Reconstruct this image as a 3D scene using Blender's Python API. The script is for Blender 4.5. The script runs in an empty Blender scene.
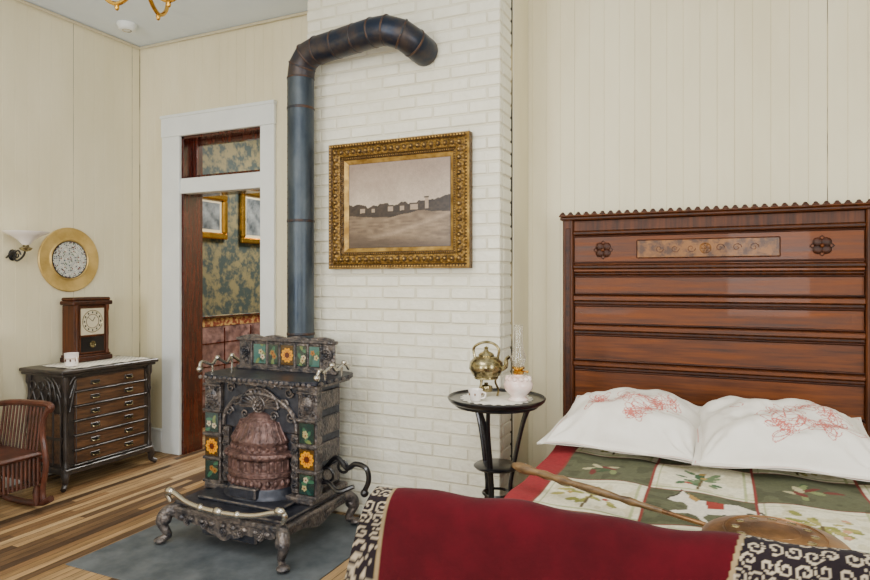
import bpy,bmesh,math,random
import numpy as np
from mathutils import Vector,Matrix
random.seed(7); rng=np.random.RandomState(3)
D=bpy.data; SC=bpy.context.scene.collection
pi=math.pi
def lin(r,g,b):
    f=lambda c:(c/255/12.92) if c/255<=.04045 else ((c/255+.055)/1.055)**2.4
    return (f(r),f(g),f(b))
def adj(C):
    C=np.asarray(C,float); L=(C*np.array([.25,.65,.1])).sum(-1,keepdims=True)
    k=.60+.40*np.clip(L/.6,0,1)
    return np.clip((L+(C-L)*1.12)*k,0,1)
# ---------------------------------------------------------------- materials
def mat(name,c,rough=.5,metal=0,c2=None,scale=20,stretch=(1,1,1),bump=0,bscale=None,btype='noise',bdist=.005,coat=0,trans=0,spec=.5,attr=False,sheen=0,lo=.35,hi=.65,alpha=1,rvar=0):
    if not attr and not trans:
        c=tuple(adj(c)); c2=tuple(adj(c2)) if c2 else None
    m=D.materials.new(name); m.use_nodes=True; nt=m.node_tree; N=nt.nodes; L=nt.links
    p=N['Principled BSDF']
    p.inputs['Base Color'].default_value=(*c,1); p.inputs['Roughness'].default_value=rough
    p.inputs['Metallic'].default_value=metal; p.inputs['Coat Weight'].default_value=coat
    p.inputs['Transmission Weight'].default_value=trans; p.inputs['Specular IOR Level'].default_value=spec
    p.inputs['Sheen Weight'].default_value=sheen; p.inputs['Alpha'].default_value=alpha
    tc=N.new('ShaderNodeTexCoord'); mp=N.new('ShaderNodeMapping'); mp.inputs['Scale'].default_value=stretch
    L.new(tc.outputs['Object'],mp.inputs['Vector'])
    nz=N.new('ShaderNodeTexNoise'); nz.inputs['Scale'].default_value=scale; nz.inputs['Detail'].default_value=6
    nz.inputs['Roughness'].default_value=.62
    L.new(mp.outputs['Vector'],nz.inputs['Vector'])
    if attr:
        at=N.new('ShaderNodeAttribute'); at.attribute_name='Col'
        rp=N.new('ShaderNodeValToRGB'); L.new(nz.outputs['Fac'],rp.inputs['Fac'])
        rp.color_ramp.elements[0].position=lo; rp.color_ramp.elements[1].position=hi
        k=c2[0] if c2 else .8
        rp.color_ramp.elements[0].color=(k,k,k,1); rp.color_ramp.elements[1].color=(1,1,1,1)
        mx=N.new('ShaderNodeMix'); mx.data_type='RGBA'; mx.blend_type='MULTIPLY'; mx.inputs[0].default_value=1
        L.new(at.outputs['Color'],mx.inputs[6]); L.new(rp.outputs['Color'],mx.inputs[7])
        L.new(mx.outputs[2],p.inputs['Base Color'])
    elif c2:
        rp=N.new('ShaderNodeValToRGB'); L.new(nz.outputs['Fac'],rp.inputs['Fac'])
        rp.color_ramp.elements[0].position=lo; rp.color_ramp.elements[1].position=hi
        rp.color_ramp.elements[0].color=(*c,1); rp.color_ramp.elements[1].color=(*c2,1)
        L.new(rp.outputs['Color'],p.inputs['Base Color'])
    if rvar:
        mr=N.new('ShaderNodeMapRange'); L.new(nz.outputs['Fac'],mr.inputs['Value'])
        mr.inputs['From Min'].default_value=.3; mr.inputs['From Max'].default_value=.7
        mr.inputs['To Min'].default_value=max(0,rough-rvar); mr.inputs['To Max'].default_value=rough+rvar
        L.new(mr.outputs['Result'],p.inputs['Roughness'])
    if bump:
        if btype=='voronoi':
            t=N.new('ShaderNodeTexVoronoi'); t.feature='SMOOTH_F1'; o='Distance'
        else:
            t=N.new('ShaderNodeTexNoise'); t.inputs['Detail'].default_value=4; o='Fac'
        t.inputs['Scale'].default_value=bscale or scale
        L.new((tc if btype=='voronoi' else mp).outputs['Object' if btype=='voronoi' else 'Vector'],t.inputs['Vector'])
        b=N.new('ShaderNodeBump'); b.inputs['Strength'].default_value=bump; b.inputs['Distance'].default_value=bdist
        L.new(t.outputs[o],b.inputs['Height']); L.new(b.outputs['Normal'],p.inputs['Normal'])
    return m
M={}
M['wall']=mat('cream_plank_paint',lin(220,211,181),.65,c2=lin(231,223,196),scale=2.2,stretch=(1,1,.3),bump=.25,bscale=30,bdist=.002)
M['gap']=mat('plank_cracks',lin(46,40,32),.9,c2=lin(186,174,142),scale=3,stretch=(2,2,.9),lo=.48,hi=.56)
M['brick']=mat('painted_brick',lin(223,219,202),.55,c2=lin(234,231,216),scale=5,bump=.9,bscale=32,bdist=.008)
M['mortar']=mat('painted_mortar',lin(217,212,194),.65,bump=.6,bscale=50,bdist=.006)
M['white']=mat('white_trim_paint',lin(228,231,230),.4,c2=lin(236,239,238),scale=4)
M['ceil']=mat('ceiling_paint',lin(218,227,236),.7,c2=lin(226,234,241),scale=2)
M['mahog']=mat('mahogany',lin(58,20,14),.25,c2=lin(105,42,26),scale=9,stretch=(4,4,.5),coat=.4)
M['walnutH']=mat('walnut_horizontal',lin(62,28,11),.46,c2=lin(148,80,34),scale=4,stretch=(.6,5,9),coat=.06,bump=.05,lo=.28,hi=.76,rvar=.12,spec=.35)
M['walnutV']=mat('walnut_vertical',lin(60,28,12),.5,c2=lin(112,60,27),scale=5,stretch=(9,6,.7),spec=.35)
M['walnutD']=mat('walnut_dark',lin(44,19,9),.5,c2=lin(84,41,19),scale=6,stretch=(1,6,6),spec=.35)
M['burl']=mat('burl_veneer',lin(86,50,23),.45,c2=lin(150,98,46),scale=22,coat=.05,lo=.42,hi=.58)
M['chest']=mat('ebonised_wood',lin(44,40,40),.4,c2=lin(78,68,62),scale=12,coat=.1)
M['drawer']=mat('drawer_walnut',lin(72,50,38),.42,c2=lin(120,86,62),scale=6,stretch=(5,1,8),coat=.1)
M['rocker']=mat('cherry_wood',lin(64,34,26),.42,c2=lin(112,64,48),scale=10,coat=.1)
M['iron']=mat('cast_iron',lin(60,62,70),.38,.5,c2=lin(132,122,116),scale=22,bump=.9,bscale=75,btype='voronoi',bdist=.006)
M['ironD']=mat('dark_iron',lin(46,50,62),.38,.5,c2=lin(80,82,92),scale=25,bump=.3)
M['ironR']=mat('rust_iron',lin(80,60,58),.42,.4,c2=lin(136,106,100),scale=18,bump=.9,bscale=60,btype='voronoi',bdist=.006)
M['nickel']=mat('nickel',lin(190,185,175),.25,.95)
M['pipe']=mat('stove_pipe_steel',lin(42,56,72),.4,.5,c2=lin(90,98,104),scale=6,stretch=(1,1,.5),bump=.1,bscale=40,rvar=.1)
M['elbow']=mat('scorched_pipe_steel',lin(38,48,66),.4,.5,c2=lin(82,72,68),scale=9,bump=.12,bscale=40,rvar=.1,lo=.42,hi=.62)
M['rust']=mat('pipe_rust',lin(96,70,54),.5,.4,c2=lin(52,56,64),scale=18,lo=.4,hi=.6)
M['zinc']=mat('zinc_mat',lin(92,100,106),.5,.3,c2=lin(128,134,138),scale=5,bump=.15,bscale=12)
M['black']=mat('black_lacquer',lin(24,23,26),.3,coat=.3)
M['gold']=mat('gilt',lin(92,66,30),.45,.45,c2=lin(178,140,76),scale=55,bump=1,bscale=75,btype='voronoi',bdist=.008)
M['goldS']=mat('gilt_smooth',lin(150,114,58),.42,.5,c2=lin(206,170,104),scale=14)
M['goldP']=mat('pale_gilt',lin(198,168,106),.4,.5,c2=lin(220,192,132),scale=8)
M['goldD']=mat('gilt_dark',lin(66,48,28),.5,.3,c2=lin(126,96,56),scale=60,bump=1,bscale=60,btype='voronoi',bdist=.008)
M['brass']=mat('brass',lin(200,155,80),.22,.95,c2=lin(224,182,102),scale=12)
M['brassO']=mat('tarnished_brass',lin(104,92,62),.22,.9,c2=lin(200,188,150),scale=24)
M['milk']=mat('milk_glass',lin(240,232,226),.2,coat=.5)
M['pink']=mat('pink_glass',lin(225,190,180),.2,c2=lin(245,235,228),scale=10,coat=.5)
M['glass']=mat('clear_glass',(1,1,1),.03,trans=1,alpha=.5)
M['paper']=mat('wallpaper_floral',lin(62,76,74),.7,c2=lin(132,124,92),scale=11,bump=.2,lo=.44,hi=.58)
M['leather']=mat('embossed_wainscot',lin(92,68,70),.28,c2=lin(166,132,126),scale=12,bump=1,bscale=9,btype='voronoi',bdist=.03,coat=.4)
M['border']=mat('wallpaper_border',lin(130,60,44),.6,c2=lin(184,150,100),scale=30,lo=.46,hi=.54)
M['plaster']=mat('pale_plaster',lin(205,196,170),.8)
M['steelengrave']=mat('grey_engraving',lin(70,78,84),.4,c2=lin(150,156,158),scale=9)
M['cloth']=mat('quilt_cloth',(1,1,1),.9,attr=True,scale=60,bump=.5,bscale=35,bdist=.006)
M['linen']=mat('pillow_linen',(1,1,1),.9,attr=True,c2=(.93,)*3,scale=10,bump=.45,bscale=11,bdist=.014)
M['velvet']=mat('velvet_cloth',(1,1,1),.95,attr=True,c2=(.6,)*3,scale=7,sheen=.05,bump=.3,bscale=60,spec=.15)
M['floor']=mat('strip_floor_wood',(1,1,1),.5,attr=True,c2=(.6,)*3,scale=6,stretch=(9,.6,1),bump=.12,lo=.36,hi=.6,spec=.35)
M['photo']=mat('sepia_print',(1,1,1),.35,attr=True,c2=(.85,)*3,scale=40)
M['tile']=mat('glazed_tile',(1,1,1),.15,attr=True,c2=(.85,)*3,scale=40,coat=.5)
M['lace']=mat('lace_linen',lin(232,228,216),.9,bump=1,bscale=120,btype='voronoi')
M['copper']=mat('worn_copper',lin(84,58,42),.36,.6,c2=lin(170,128,88),scale=9,bump=.1)
M['handle']=mat('handle_wood',lin(84,62,42),.4,c2=lin(146,116,80),scale=12,stretch=(1,5,5))
M['ticking']=mat('mattress_ticking',lin(205,198,180),.9)
# ---------------------------------------------------------------- builder
class B:
    def __init__(s): s.bm=bmesh.new(); s.mats=[]; s.M=Matrix()
    def mi(s,k):
        if k not in s.mats: s.mats.append(k)
        return s.mats.index(k)
    def faces(s,vs,fs,k,smooth=False):
        bv=[s.bm.verts.new(s.M@Vector(v)) for v in vs]; i=s.mi(k); out=[]
        for f in fs:
            try:
                q=s.bm.faces.new([bv[a] for a in f]); q.material_index=i; q.smooth=smooth; out.append(q)
            except ValueError: pass
        return bv,out
    def box(s,x0,x1,y0,y1,z0,z1,k,bev=0):
        vs=[(x,y,z) for x in(x0,x1) for y in(y0,y1) for z in(z0,z1)]
        fs=[(0,1,3,2),(4,6,7,5),(0,4,5,1),(2,3,7,6),(0,2,6,4),(1,5,7,3)]
        bv,fc=s.faces(vs,fs,k)
        if bev:
            es=list({e for f in fc for e in f.edges})
            bmesh.ops.bevel(s.bm,geom=es,offset=bev,segments=1,affect='EDGES',profile=.5)
    def lathe(s,prof,k,c=(0,0,0),segs=24,sc=(1,1),smooth=True,mats=None):
        n=len(prof); vs=[]
        for r,z in prof:
            for j in range(segs):
                a=2*pi*j/segs; vs.append((c[0]+r*math.cos(a)*sc[0],c[1]+r*math.sin(a)*sc[1],c[2]+z))
        fs=[]
        for i in range(n-1):
            for j in range(segs):
                a=i*segs+j; b=i*segs+(j+1)%segs
                fs.append((a,b,b+segs,a+segs))
        if prof[0][0]>1e-4: fs.append(tuple(range(segs))[::-1])
        if prof[-1][0]>1e-4: fs.append(tuple(range((n-1)*segs,n*segs)))
        s.faces(vs,fs,k,smooth)
    def tube(s,pts,r,k,segs=8,closed=False):
        P=[Vector(p) for p in pts]; n=len(P)
        R=r if isinstance(r,(list,tuple)) else [r]*n
        T=[]
        for i in range(n):
            a=P[(i-1)%n] if closed or i>0 else P[0]; b=P[(i+1)%n] if closed or i<n-1 else P[-1]
            t=(b-a); T.append(t.normalized() if t.length>1e-9 else Vector((0,0,1)))
        u=T[0].orthogonal().normalized(); vs=[]
        for i in range(n):
            u=(u-T[i]*u.dot(T[i]));u.normalize(); w=T[i].cross(u)
            for j in range(segs):
                a=2*pi*j/segs; vs.append(P[i]+(u*math.cos(a)+w*math.sin(a))*R[i])
        fs=[]
        for i in range(n if closed else n-1):
            for j in range(segs):
                a=i*segs+j;b=i*segs+(j+1)%segs;c=((i+1)%n)*segs+(j+1)%segs;d=((i+1)%n)*segs+j
                fs.append((a,b,c,d))
        if not closed: fs+= [tuple(range(segs))[::-1],tuple(range((n-1)*segs,n*segs))]
        s.faces(vs,fs,k,True)
    def ball(s,c,r,k,segs=12):
        if not isinstance(r,(tuple,list)): r=(r,r,r)
        h=segs//2+1; vs=[];fs=[]
        for i in range(h+1):
            t=pi*i/h
            for j in range(segs):
                a=2*pi*j/segs; rr=max(math.sin(t),1e-3)
                vs.append((c[0]+r[0]*rr*math.cos(a),c[1]+r[1]*rr*math.sin(a),c[2]-r[2]*math.cos(t)))
        for i in range(h):
            for j in range(segs):
                a=i*segs+j;b=i*segs+(j+1)%segs; fs.append((a,b,b+segs,a+segs))
        s.faces(vs,fs,k,True)
    def prism(s,out,d0,d1,k,axis='y',smooth=False):
        n=len(out)
        def m(p,d):
            return {'y':(p[0],d,p[1]),'z':(p[0],p[1],d),'x':(d,p[0],p[1])}[axis]
        vs=[m(p,d0) for p in out]+[m(p,d1) for p in out]
        fs=[tuple(range(n)),tuple(range(n,2*n))[::-1]]+[(i,i+n,(i+1)%n+n,(i+1)%n) for i in range(n)]
        s.faces(vs,fs,k,smooth)
    def obj(s,name,origin=(0,0,0),split=True):
        bmesh.ops.recalc_face_normals(s.bm,faces=s.bm.faces[:])
        bmesh.ops.translate(s.bm,verts=s.bm.verts[:],vec=-Vector(origin))
        me=D.meshes.new(name); s.bm.to_mesh(me); s.bm.free()
        for k in s.mats: me.materials.append(M[k])
        o=D.objects.new(name,me); SC.objects.link(o); o.location=origin
        if split:
            e=o.modifiers.new('split','EDGE_SPLIT'); e.split_angle=math.radians(42)
        return o
    def ring(s,c,R,r,k,axis='y',n=24,segs=6,sc=(1,1)):
        pts=[]
        for i in range(n):
            a=2*pi*i/n; p=(R*math.cos(a)*sc[0],R*math.sin(a)*sc[1])
            pts.append({'y':(c[0]+p[0],c[1],c[2]+p[1]),'z':(c[0]+p[0],c[1]+p[1],c[2]),'x':(c[0],c[1]+p[0],c[2]+p[1])}[axis])
        s.tube(pts,r,k,segs,True)
    def rosette(s,c,R,k,n=8,t=.008,kc=None):
        s.ring(c,R,R*.12,k,n=20,segs=5)
        s.ball(c,(R*.28,t*1.4,R*.28),kc or k,8)
        for i in range(n):
            a=2*pi*i/n
            s.ball((c[0]+R*.6*math.cos(a),c[1],c[2]+R*.6*math.sin(a)),(R*.24,t,R*.24),k,8)
    def scroll(s,c,R,k,turns=1.5,r=.005,flip=1,a0=0,plane='y'):
        pts=[];rr=[]
        for i in range(26):
            t=i/25; a=a0+flip*turns*2*pi*t; q=R*(1-.85*t)
            p=(q*math.cos(a),q*math.sin(a))
            pts.append((c[0]+p[0],c[1],c[2]+p[1]) if plane=='y' else (c[0],c[1]+p[0],c[2]+p[1])); rr.append(r*(1-.4*t))
        s.tube(pts,rr,k,6)
def bez(pts,n=16):
    P=[Vector(p) for p in pts]; out=[]
    Q=[P[0]*2-P[1]]+P+[P[-1]*2-P[-2]]
    for i in range(1,len(Q)-2):
        for j in range(n):
            t=j/n; a,b,c,d=Q[i-1],Q[i],Q[i+1],Q[i+2]
            out.append(.5*((2*b)+(c-a)*t+(2*a-5*b+4*c-d)*t*t+(-a+3*b-3*c+d)*t**3))
    out.append(P[-1]); return out
def grid(name,P,C,k,origin=(0,0,0)):
    n,m=P.shape[:2]; V=(P-np.array(origin)).reshape(-1,3); C=adj(C)
    idx=np.arange(n*m).reshape(n,m)
    F=np.stack([idx[:-1,:-1],idx[1:,:-1],idx[1:,1:],idx[:-1,1:]],-1).reshape(-1,4)
    me=D.meshes.new(name); me.from_pydata(V.tolist(),[],F.tolist())
    a=me.color_attributes.new('Col','FLOAT_COLOR','POINT')
    cc=np.ones((n*m,4),np.float32); cc[:,:3]=C.reshape(-1,3); a.data.foreach_set('color',cc.ravel())
    me.polygons.foreach_set('use_smooth',[True]*len(F)); me.materials.append(M[k])
    o=D.objects.new(name,me); SC.objects.link(o); o.location=origin
    return o
def child(c,p):
    c.location=c.location-p.location; c.parent=p
def empty(name,loc=(0,0,0)):
    e=D.objects.new(name,None); SC.objects.link(e); e.location=loc; e.empty_display_size=.1; return e
def stroke(mask,u0,v0,step,pts,w):
    n,m=mask.shape
    for a,b in zip(pts[:-1],pts[1:]):
        L=max(1,int(math.hypot(b[0]-a[0],b[1]-a[1])/(step*.7)))
        for q in range(L+1):
            x=a[0]+(b[0]-a[0])*q/L; y=a[1]+(b[1]-a[1])*q/L
            i=(x-u0)/step; j=(y-v0)/step; R=w/step
            for ii in range(max(0,int(i-R)),min(n,int(i+R)+2)):
                for jj in range(max(0,int(j-R)),min(m,int(j+R)+2)):
                    if (ii-i)**2+(jj-j)**2<=max(R*R,.3): mask[ii,jj]=1
def inpoly(U,V,poly):
    r=np.zeros(U.shape,bool); n=len(poly); j=n-1
    for i in range(n):
        xi,yi=poly[i];xj,yj=poly[j]
        c=((yi>V)!=(yj>V))&(U<(xj-xi)*(V-yi)/(yj-yi+1e-12)+xi)
        r^=c; j=i
    return r
def flowerpts(cx,cy,R,n,ph=0):
    return [(cx+R*(.65+.35*abs(math.cos(n*t/2)))*math.cos(t+ph),cy+R*(.65+.35*abs(math.cos(n*t/2)))*math.sin(t+ph)) for t in np.linspace(0,2*pi,60)]
def leafpts(x,y,a,L,w=.3):
    o=[]
    for t in np.linspace(0,2*pi,24):
        p=L*.5*(1-math.cos(t)); q=w*L*math.sin(t)*.5
        o.append((x+p*math.cos(a)-q*math.sin(a),y+p*math.sin(a)+q*math.cos(a)))
    return o
def vnoise(U,V,f,seed):
    rs=np.random.RandomState(seed); G=rs.rand(64,64)
    x=U*f;y=V*f; i=np.floor(x).astype(int);j=np.floor(y).astype(int); a=x-i;c=y-j; a=a*a*(3-2*a);c=c*c*(3-2*c)
    g=lambda p,q:G[p%64,q%64]
    return (g(i,j)*(1-a)+g(i+1,j)*a)*(1-c)+(g(i,j+1)*(1-a)+g(i+1,j+1)*a)*c
# ---------------------------------------------------------------- room shell
XL,XR,YB,YF,H=-4.40,2.3,3.75,-2.6,3.335
DX0,DX1,DZ=-3.93,-3.12,2.55
CX0,CX1,CY=-2.33,-1.07,3.21
def plank(b,axis,f,a0,a1,z0,z1,dirn):
    c=.0022;t=.016
    if axis=='y': out=[(a0,f),(a0,f-dirn*(t-c)),(a0+c,f-dirn*t),(a1-c,f-dirn*t),(a1,f-dirn*(t-c)),(a1,f)]
    else: out=[(f,a0),(f-dirn*(t-c),a0),(f-dirn*t,a0+c),(f-dirn*t,a1-c),(f-dirn*(t-c),a1),(f,a1)]
    b.prism(out,z0,z1,'wall','z')
GAPS=[.0002]*7+[.0005]*4+[.003]*2
b=B()
f=YB+.016
for x0,x1,z0,z1 in((XL-.2,DX0,0,H),(DX1,XR+.2,0,H),(DX0,DX1,DZ,H)): b.box(x0,x1,f-.013,YB+.2,z0,z1,'gap')
x=XL; w=.086
while x<XR:
    g=random.choice(GAPS)
    x1=x+w-g
    if x1<=DX0+.02 or x>=DX1-.02: plank(b,'y',f,x,x1,0,H,1)
    else: plank(b,'y',f,x,x1,DZ+.01,H,1)
    x+=w
b.box(XL-.2,DX0,YB+.2,YB+.21,0,H,'paper');b.box(DX1,-2,YB+.2,YB+.21,0,H,'paper')
b.obj('wall_back')
b=B(); b.box(XL-.2,XL-.003,YF,YB+.016,0,H,'gap')
y=YF
while y<YB:
    g=random.choice(GAPS+[.004,.003,.003]); plank(b,'x',XL-.016,y,min(y+w,YB)-g,0,H,-1); y+=w
b.obj('wall_left')
b=B(); b.box(XR,XR+.2,YF,YB,0,H,'wall'); b.obj('wall_right')
b=B(); b.box(XL-.2,XR+.2,YF-.2,YF,0,H,'wall'); b.obj('wall_front')
b=B(); b.box(XL-.2,XR+.2,YF-.2,YB+.2,H,H+.1,'ceil'); b.obj('ceiling')
b=B(); b.box(-4.7,-1.9,YB+.2,7.2,H,H+.1,'ceil'); b.obj('ceiling_hall')
vs=[];fs=[];cols=[]
pal=[lin(190,158,118),lin(172,138,98),lin(200,170,130),lin(120,94,70),lin(154,120,86),lin(100,78,60),lin(180,148,110),lin(134,106,78),lin(184,152,112)]
x=-4.8; W=.05
while x<XR+.2:
    y=YF-.2-random.random()*1.5
    while y<7.2:
        L=random.uniform(.7,2.2); y0=max(y,YF-.2); y1=min(y+L,7.2)
        if y1>y0:
            i=len(vs); g=.0018; vs+=[(x+g,y0,0),(x+W-g,y0,0),(x+W-g,y1-.001,0),(x+g,y1-.001,0)]; fs.append((i,i+1,i+2,i+3))
            c=adj(random.choice(pal)); k=random.uniform(.85,1.15); cols+= [(c[0]*k,c[1]*k,c[2]*k,1)]*4
        y+=L
    x+=W
i=len(vs); vs+=[(-4.8,YF-.2,-.004),(XR+.2,YF-.2,-.004),(XR+.2,7.2,-.004),(-4.8,7.2,-.004)]; fs.append((i,i+1,i+2,i+3)); cols+=[(.02,.012,.008,1)]*4
me=D.meshes.new('floor'); me.from_pydata(vs,[],fs); a=me.color_attributes.new('Col','FLOAT_COLOR','POINT')
a.data.foreach_set('color',np.array(cols,np.float32).ravel()); me.materials.append(M['floor'])
o=D.objects.new('floor',me); SC.objects.link(o)
# hall room
b=B(); b.box(-4.7,-4.5,YB+.21,7.2,1.05,H,'paper'); b.box(-4.7,-4.48,YB+.21,7.2,.12,.98,'leather')
b.box(-4.7,-4.475,YB+.21,7.2,.95,1.03,'border'); b.box(-4.7,-4.45,YB+.21,7.2,1.03,1.06,'mahog',.01); b.box(-4.7,-4.46,YB+.21,7.2,0,.14,'mahog')
for k in range(9):
    yy=YB+.3+.38*k; b.box(-4.49,-4.475,yy,yy+.012,.14,.93,'mahog')
for zz in(.34,.56,.78): b.box(-4.49,-4.476,YB+.22,7.1,zz,zz+.01,'mahog')
b.obj('wall_hall_left')
b=B(); b.box(-4.7,-1.9,7.0,7.2,0,H,'paper'); b.obj('wall_hall_back')
b=B(); b.box(-2,-1.9,YB+.21,7.0,0,H,'plaster'); b.obj('wall_hall_right')
b=B(); b.box(XL+.001,DX0-.2,YB-.02,YB-.001,0,.17,'white',.004); b.box(XL+.001,DX0-.2,YB-.028,YB-.001,.17,.19,'white',.004)
b.box(DX1+.14,CX0,YB-.02,YB-.001,0,.17,'white',.004); b.box(CX1,XR,YB-.02,YB-.001,0,.17,'white',.004); b.obj('baseboard_back')
b=B(); b.box(XL+.001,XL+.02,YF,YB-.03,0,.17,'white',.004); b.obj('baseboard_left')
b=B(); b.tube([(XL+.02,YF,H-.015),(XL+.02,YB-.02,H-.015),(CX0,YB-.02,H-.015)],.012,'plaster',6); b.obj('trim_1')
b=B(); ty=YB-.03
b.box(DX0-.19,DX0,ty,YB-.001,0,DZ,'white',.004); b.box(DX1,DX1+.13,ty,YB-.001,0,DZ,'white',.004)
b.box(DX0-.195,DX1+.135,ty-.005,YB-.001,DZ,DZ+.165,'white',.004); b.box(DX0-.2,DX1+.14,ty-.015,YB-.001,DZ+.15,DZ+.175,'white',.004)
b.box(DX0,DX1,YB-.02,YB+.06,2.09,2.21,'white',.004)
b.obj('trim_door_casing')
b=B()
b.box(DX0+.001,DX0+.02,YB,YB+.2,0,DZ,'mahog'); b.box(DX1-.02,DX1-.001,YB,YB+.2,0,DZ,'mahog'); b.box(DX0,DX1,YB,YB+.2,DZ-.02,DZ-.001,'mahog')
b.box(DX0,DX1,YB+.061,YB+.2,2.09,2.21,'mahog')
for x0,x1,z0,z1 in((DX0+.02,DX0+.07,2.21,DZ-.02),(DX1-.06,DX1-.02,2.21,DZ-.02),(DX0+.07,DX1-.06,DZ-.06,DZ-.02),(DX0+.07,DX1-.06,2.21,2.25)):
    b.box(x0,x1,YB+.09,YB+.13,z0,z1,'mahog',.003)
b.obj('trim_door_jamb')
def gilt_frame_x(name,x,y0,y1,z0,z1,w,pic):
    b=B()
    for a0,a1,c0,c1 in((y0,y1,z1-w,z1),(y0,y1,z0,z0+w),(y0,y0+w,z0+w,z1-w),(y1-w,y1,z0+w,z1-w)):
        b.box(x,x+.05,a0,a1,c0,c1,'brass',.012)
    b.box(x,x+.02,y0+w,y1-w,z0+w,z1-w,pic); b.box(x+.02,x+.022,y0+w+.03,y1-w-.03,z0+w+.03,z1-w-.03,'steelengrave'); return b.obj(name,(x,(y0+y1)/2,(z0+z1)/2))
gilt_frame_x('gilt_picture_frame',-4.499,4.42,4.84,1.80,2.24,.06,'plaster')
gilt_frame_x('gilt_picture_frame',-4.499,5.04,5.5,1.78,2.34,.06,'plaster')
# ---------------------------------------------------------------- chimney
b=B(); m=.007
b.box(CX0+m,CX1-m,CY+m,YB-.002,0,H,'mortar')
z=0;row=0;bh=.068;bl=.215
while z<H-.01:
    x=CX0-(bl/2 if row%2 else 0)
    while x<CX1-.01:
        x0=max(x,CX0)+.003+random.uniform(-.001,.002);x1=min(x+bl,CX1)-.003
        if x1-x0>.02:
            j=random.uniform(-.003,.004); b.box(x0,x1,CY+j,CY+.05,z+.004+random.uniform(-.0015,.0015),min(z+bh-.004,H),'brick',.005)
        x+=bl
    b.box(CX1-.05,CX1+random.uniform(-.002,.002),CY+.055,CY+.19,z+.004,min(z+bh-.004,H),'brick',.005)
    z+=bh;row+=1
b.box(CX1-.05,CX1-.004,CY+.19,CY+.23,0,H,'gap')
b.box(CX1-.05,CX1+.002,CY+.225,CY+.375,0,H,'wall',.003); b.box(CX1-.05,CX1,CY+.376,YB-.002,0,H,'wall',.003)
b.obj('wall_chimney_breast',((CX0+CX1)/2,3.5,0))
# ---------------------------------------------------------------- stove pipe
b=B(); R=.08
path=[Vector((-2.28,3.085,.87)),Vector((-2.28,3.085,2.6)),Vector((-2.265,3.078,2.67)),Vector((-2.22,3.072,2.725)),Vector((-2.14,3.065,2.745)),Vector((-1.74,3.015,2.765)),Vector((-1.655,3.005,2.76)),Vector((-1.575,3.03,2.735)),Vector((-1.528,3.09,2.70)),Vector((-1.515,3.15,2.685)),Vector((-1.515,3.203,2.685))]
b.tube(path[:2],R,'pipe',28); b.tube(path[1:],[R]*9+[R],'elbow',28)
def band(p,t,r,h,k):
    t=t.normalized(); b.tube([p-t*h,p-t*h*.5,p+t*h*.5,p+t*h],[R+.0005,r,r,R+.0005],k,28)
for zz in(1.08,1.75,2.42): band(Vector((-2.28,3.085,zz)),Vector((0,0,1)),R+.003,.008,'rust')
for i in range(1,9):
    t=(path[i+1]-path[i-1]); band(path[i],t,R+.003,.006,'rust')
for q in(.35,.7): band(path[4].lerp(path[5],q),path[5]-path[4],R+.002,.006,'rust')
for i in range(40):
    zz=1.0+i*.04; a=-2.2; b.ball((-2.28+R*math.cos(a),3.085+R*math.sin(a),zz),.0035,'rust',6)
b.obj('stove_pipe',(-2.28,3.08,.9))
# ---------------------------------------------------------------- stove
OX,OY,OZ=-2.295,2.75,.007
def tile(parent,cx,z,y,w,h,kind,seed=0):
    st=.0025; n=int(w/st)+1;m_=int(h/st)+1
    U,V=np.meshgrid(np.linspace(-w/2,w/2,n),np.linspace(-h/2,h/2,m_),indexing='ij')
    r=np.hypot(U,V)/ (min(w,h)/2); th=np.arctan2(V,U)
    C=np.zeros((n,m_,3))
    if kind=='sun':
        C[:]=lin(84,56,20); pet=r<(.7+.22*np.abs(np.cos(5*th))); C[pet]=lin(224,156,44); C[(r<.62)&pet&(np.cos(10*th)>.2)]=lin(195,104,28); C[r<.36]=lin(96,32,14)
    else:
        C[:]=lin(34,62,58) if kind=='g' else lin(70,114,108)
        rs=random.Random(seed+int(z*1000))
        s=[(-.3*w+.6*w*t+.01*math.sin(t*6),-.42*h+.8*h*t) for t in np.linspace(0,1,8)]
        for q in range(5):
            p=rs.choice(s); C[inpoly(U,V,leafpts(p[0],p[1],rs.uniform(0,6.3),.045,.45))]=rs.choice([lin(70,112,88),lin(116,130,84),lin(48,86,76)])
        for q in range(2):
            p=(rs.uniform(-.28*w,.28*w),rs.uniform(-.3*h,.3*h)); C[inpoly(U,V,flowerpts(p[0],p[1],.017,5,q))]=rs.choice([lin(180,166,124),lin(160,110,60),lin(190,176,150)]); C[np.hypot(U-p[0],V-p[1])<.005]=lin(120,60,24)
    e=(np.abs(U)>w/2-.004)|(np.abs(V)>h/2-.004); C[e]=lin(50,46,44)
    P=np.stack([OX+cx+U,np.full_like(U,OY+y),OZ+z+V],-1)
    o=grid('tile',P,C,'tile'); child(o,parent)
stove=empty('parlor_stove',(OX,OY,OZ))
b=B(); b.M=Matrix.Translation((OX,OY,OZ))
for sx in(-1,1):
    for sy,yy in((-1,-.27),(1,.27)):
        p=[(sx*.32,yy-sy*.03,.17),(sx*.375,yy+sy*.025,.165),(sx*.40,yy+sy*.05,.12),(sx*.375,yy+sy*.035,.06),(sx*.37,yy+sy*.03,.040),(sx*.395,yy+sy*.05,.025)]
        q=bez(p,5); n=len(q); b.tube(q,[max(.017,.040-.021*min(1,i/n*1.5)) for i in range(n)],'iron',10)
        b.ball((sx*.40,yy+sy*.055,.0185),(.034,.034,.018),'iron',10)
        b.ball((sx*.385,yy+sy*.04,.13),(.04,.035,.038),'iron',10)
b.box(-.385,.385,-.30,.31,.165,.195,'iron',.008)
b.box(-.36,.36,-.275,.29,.195,.215,'ironD',.006)
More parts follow.
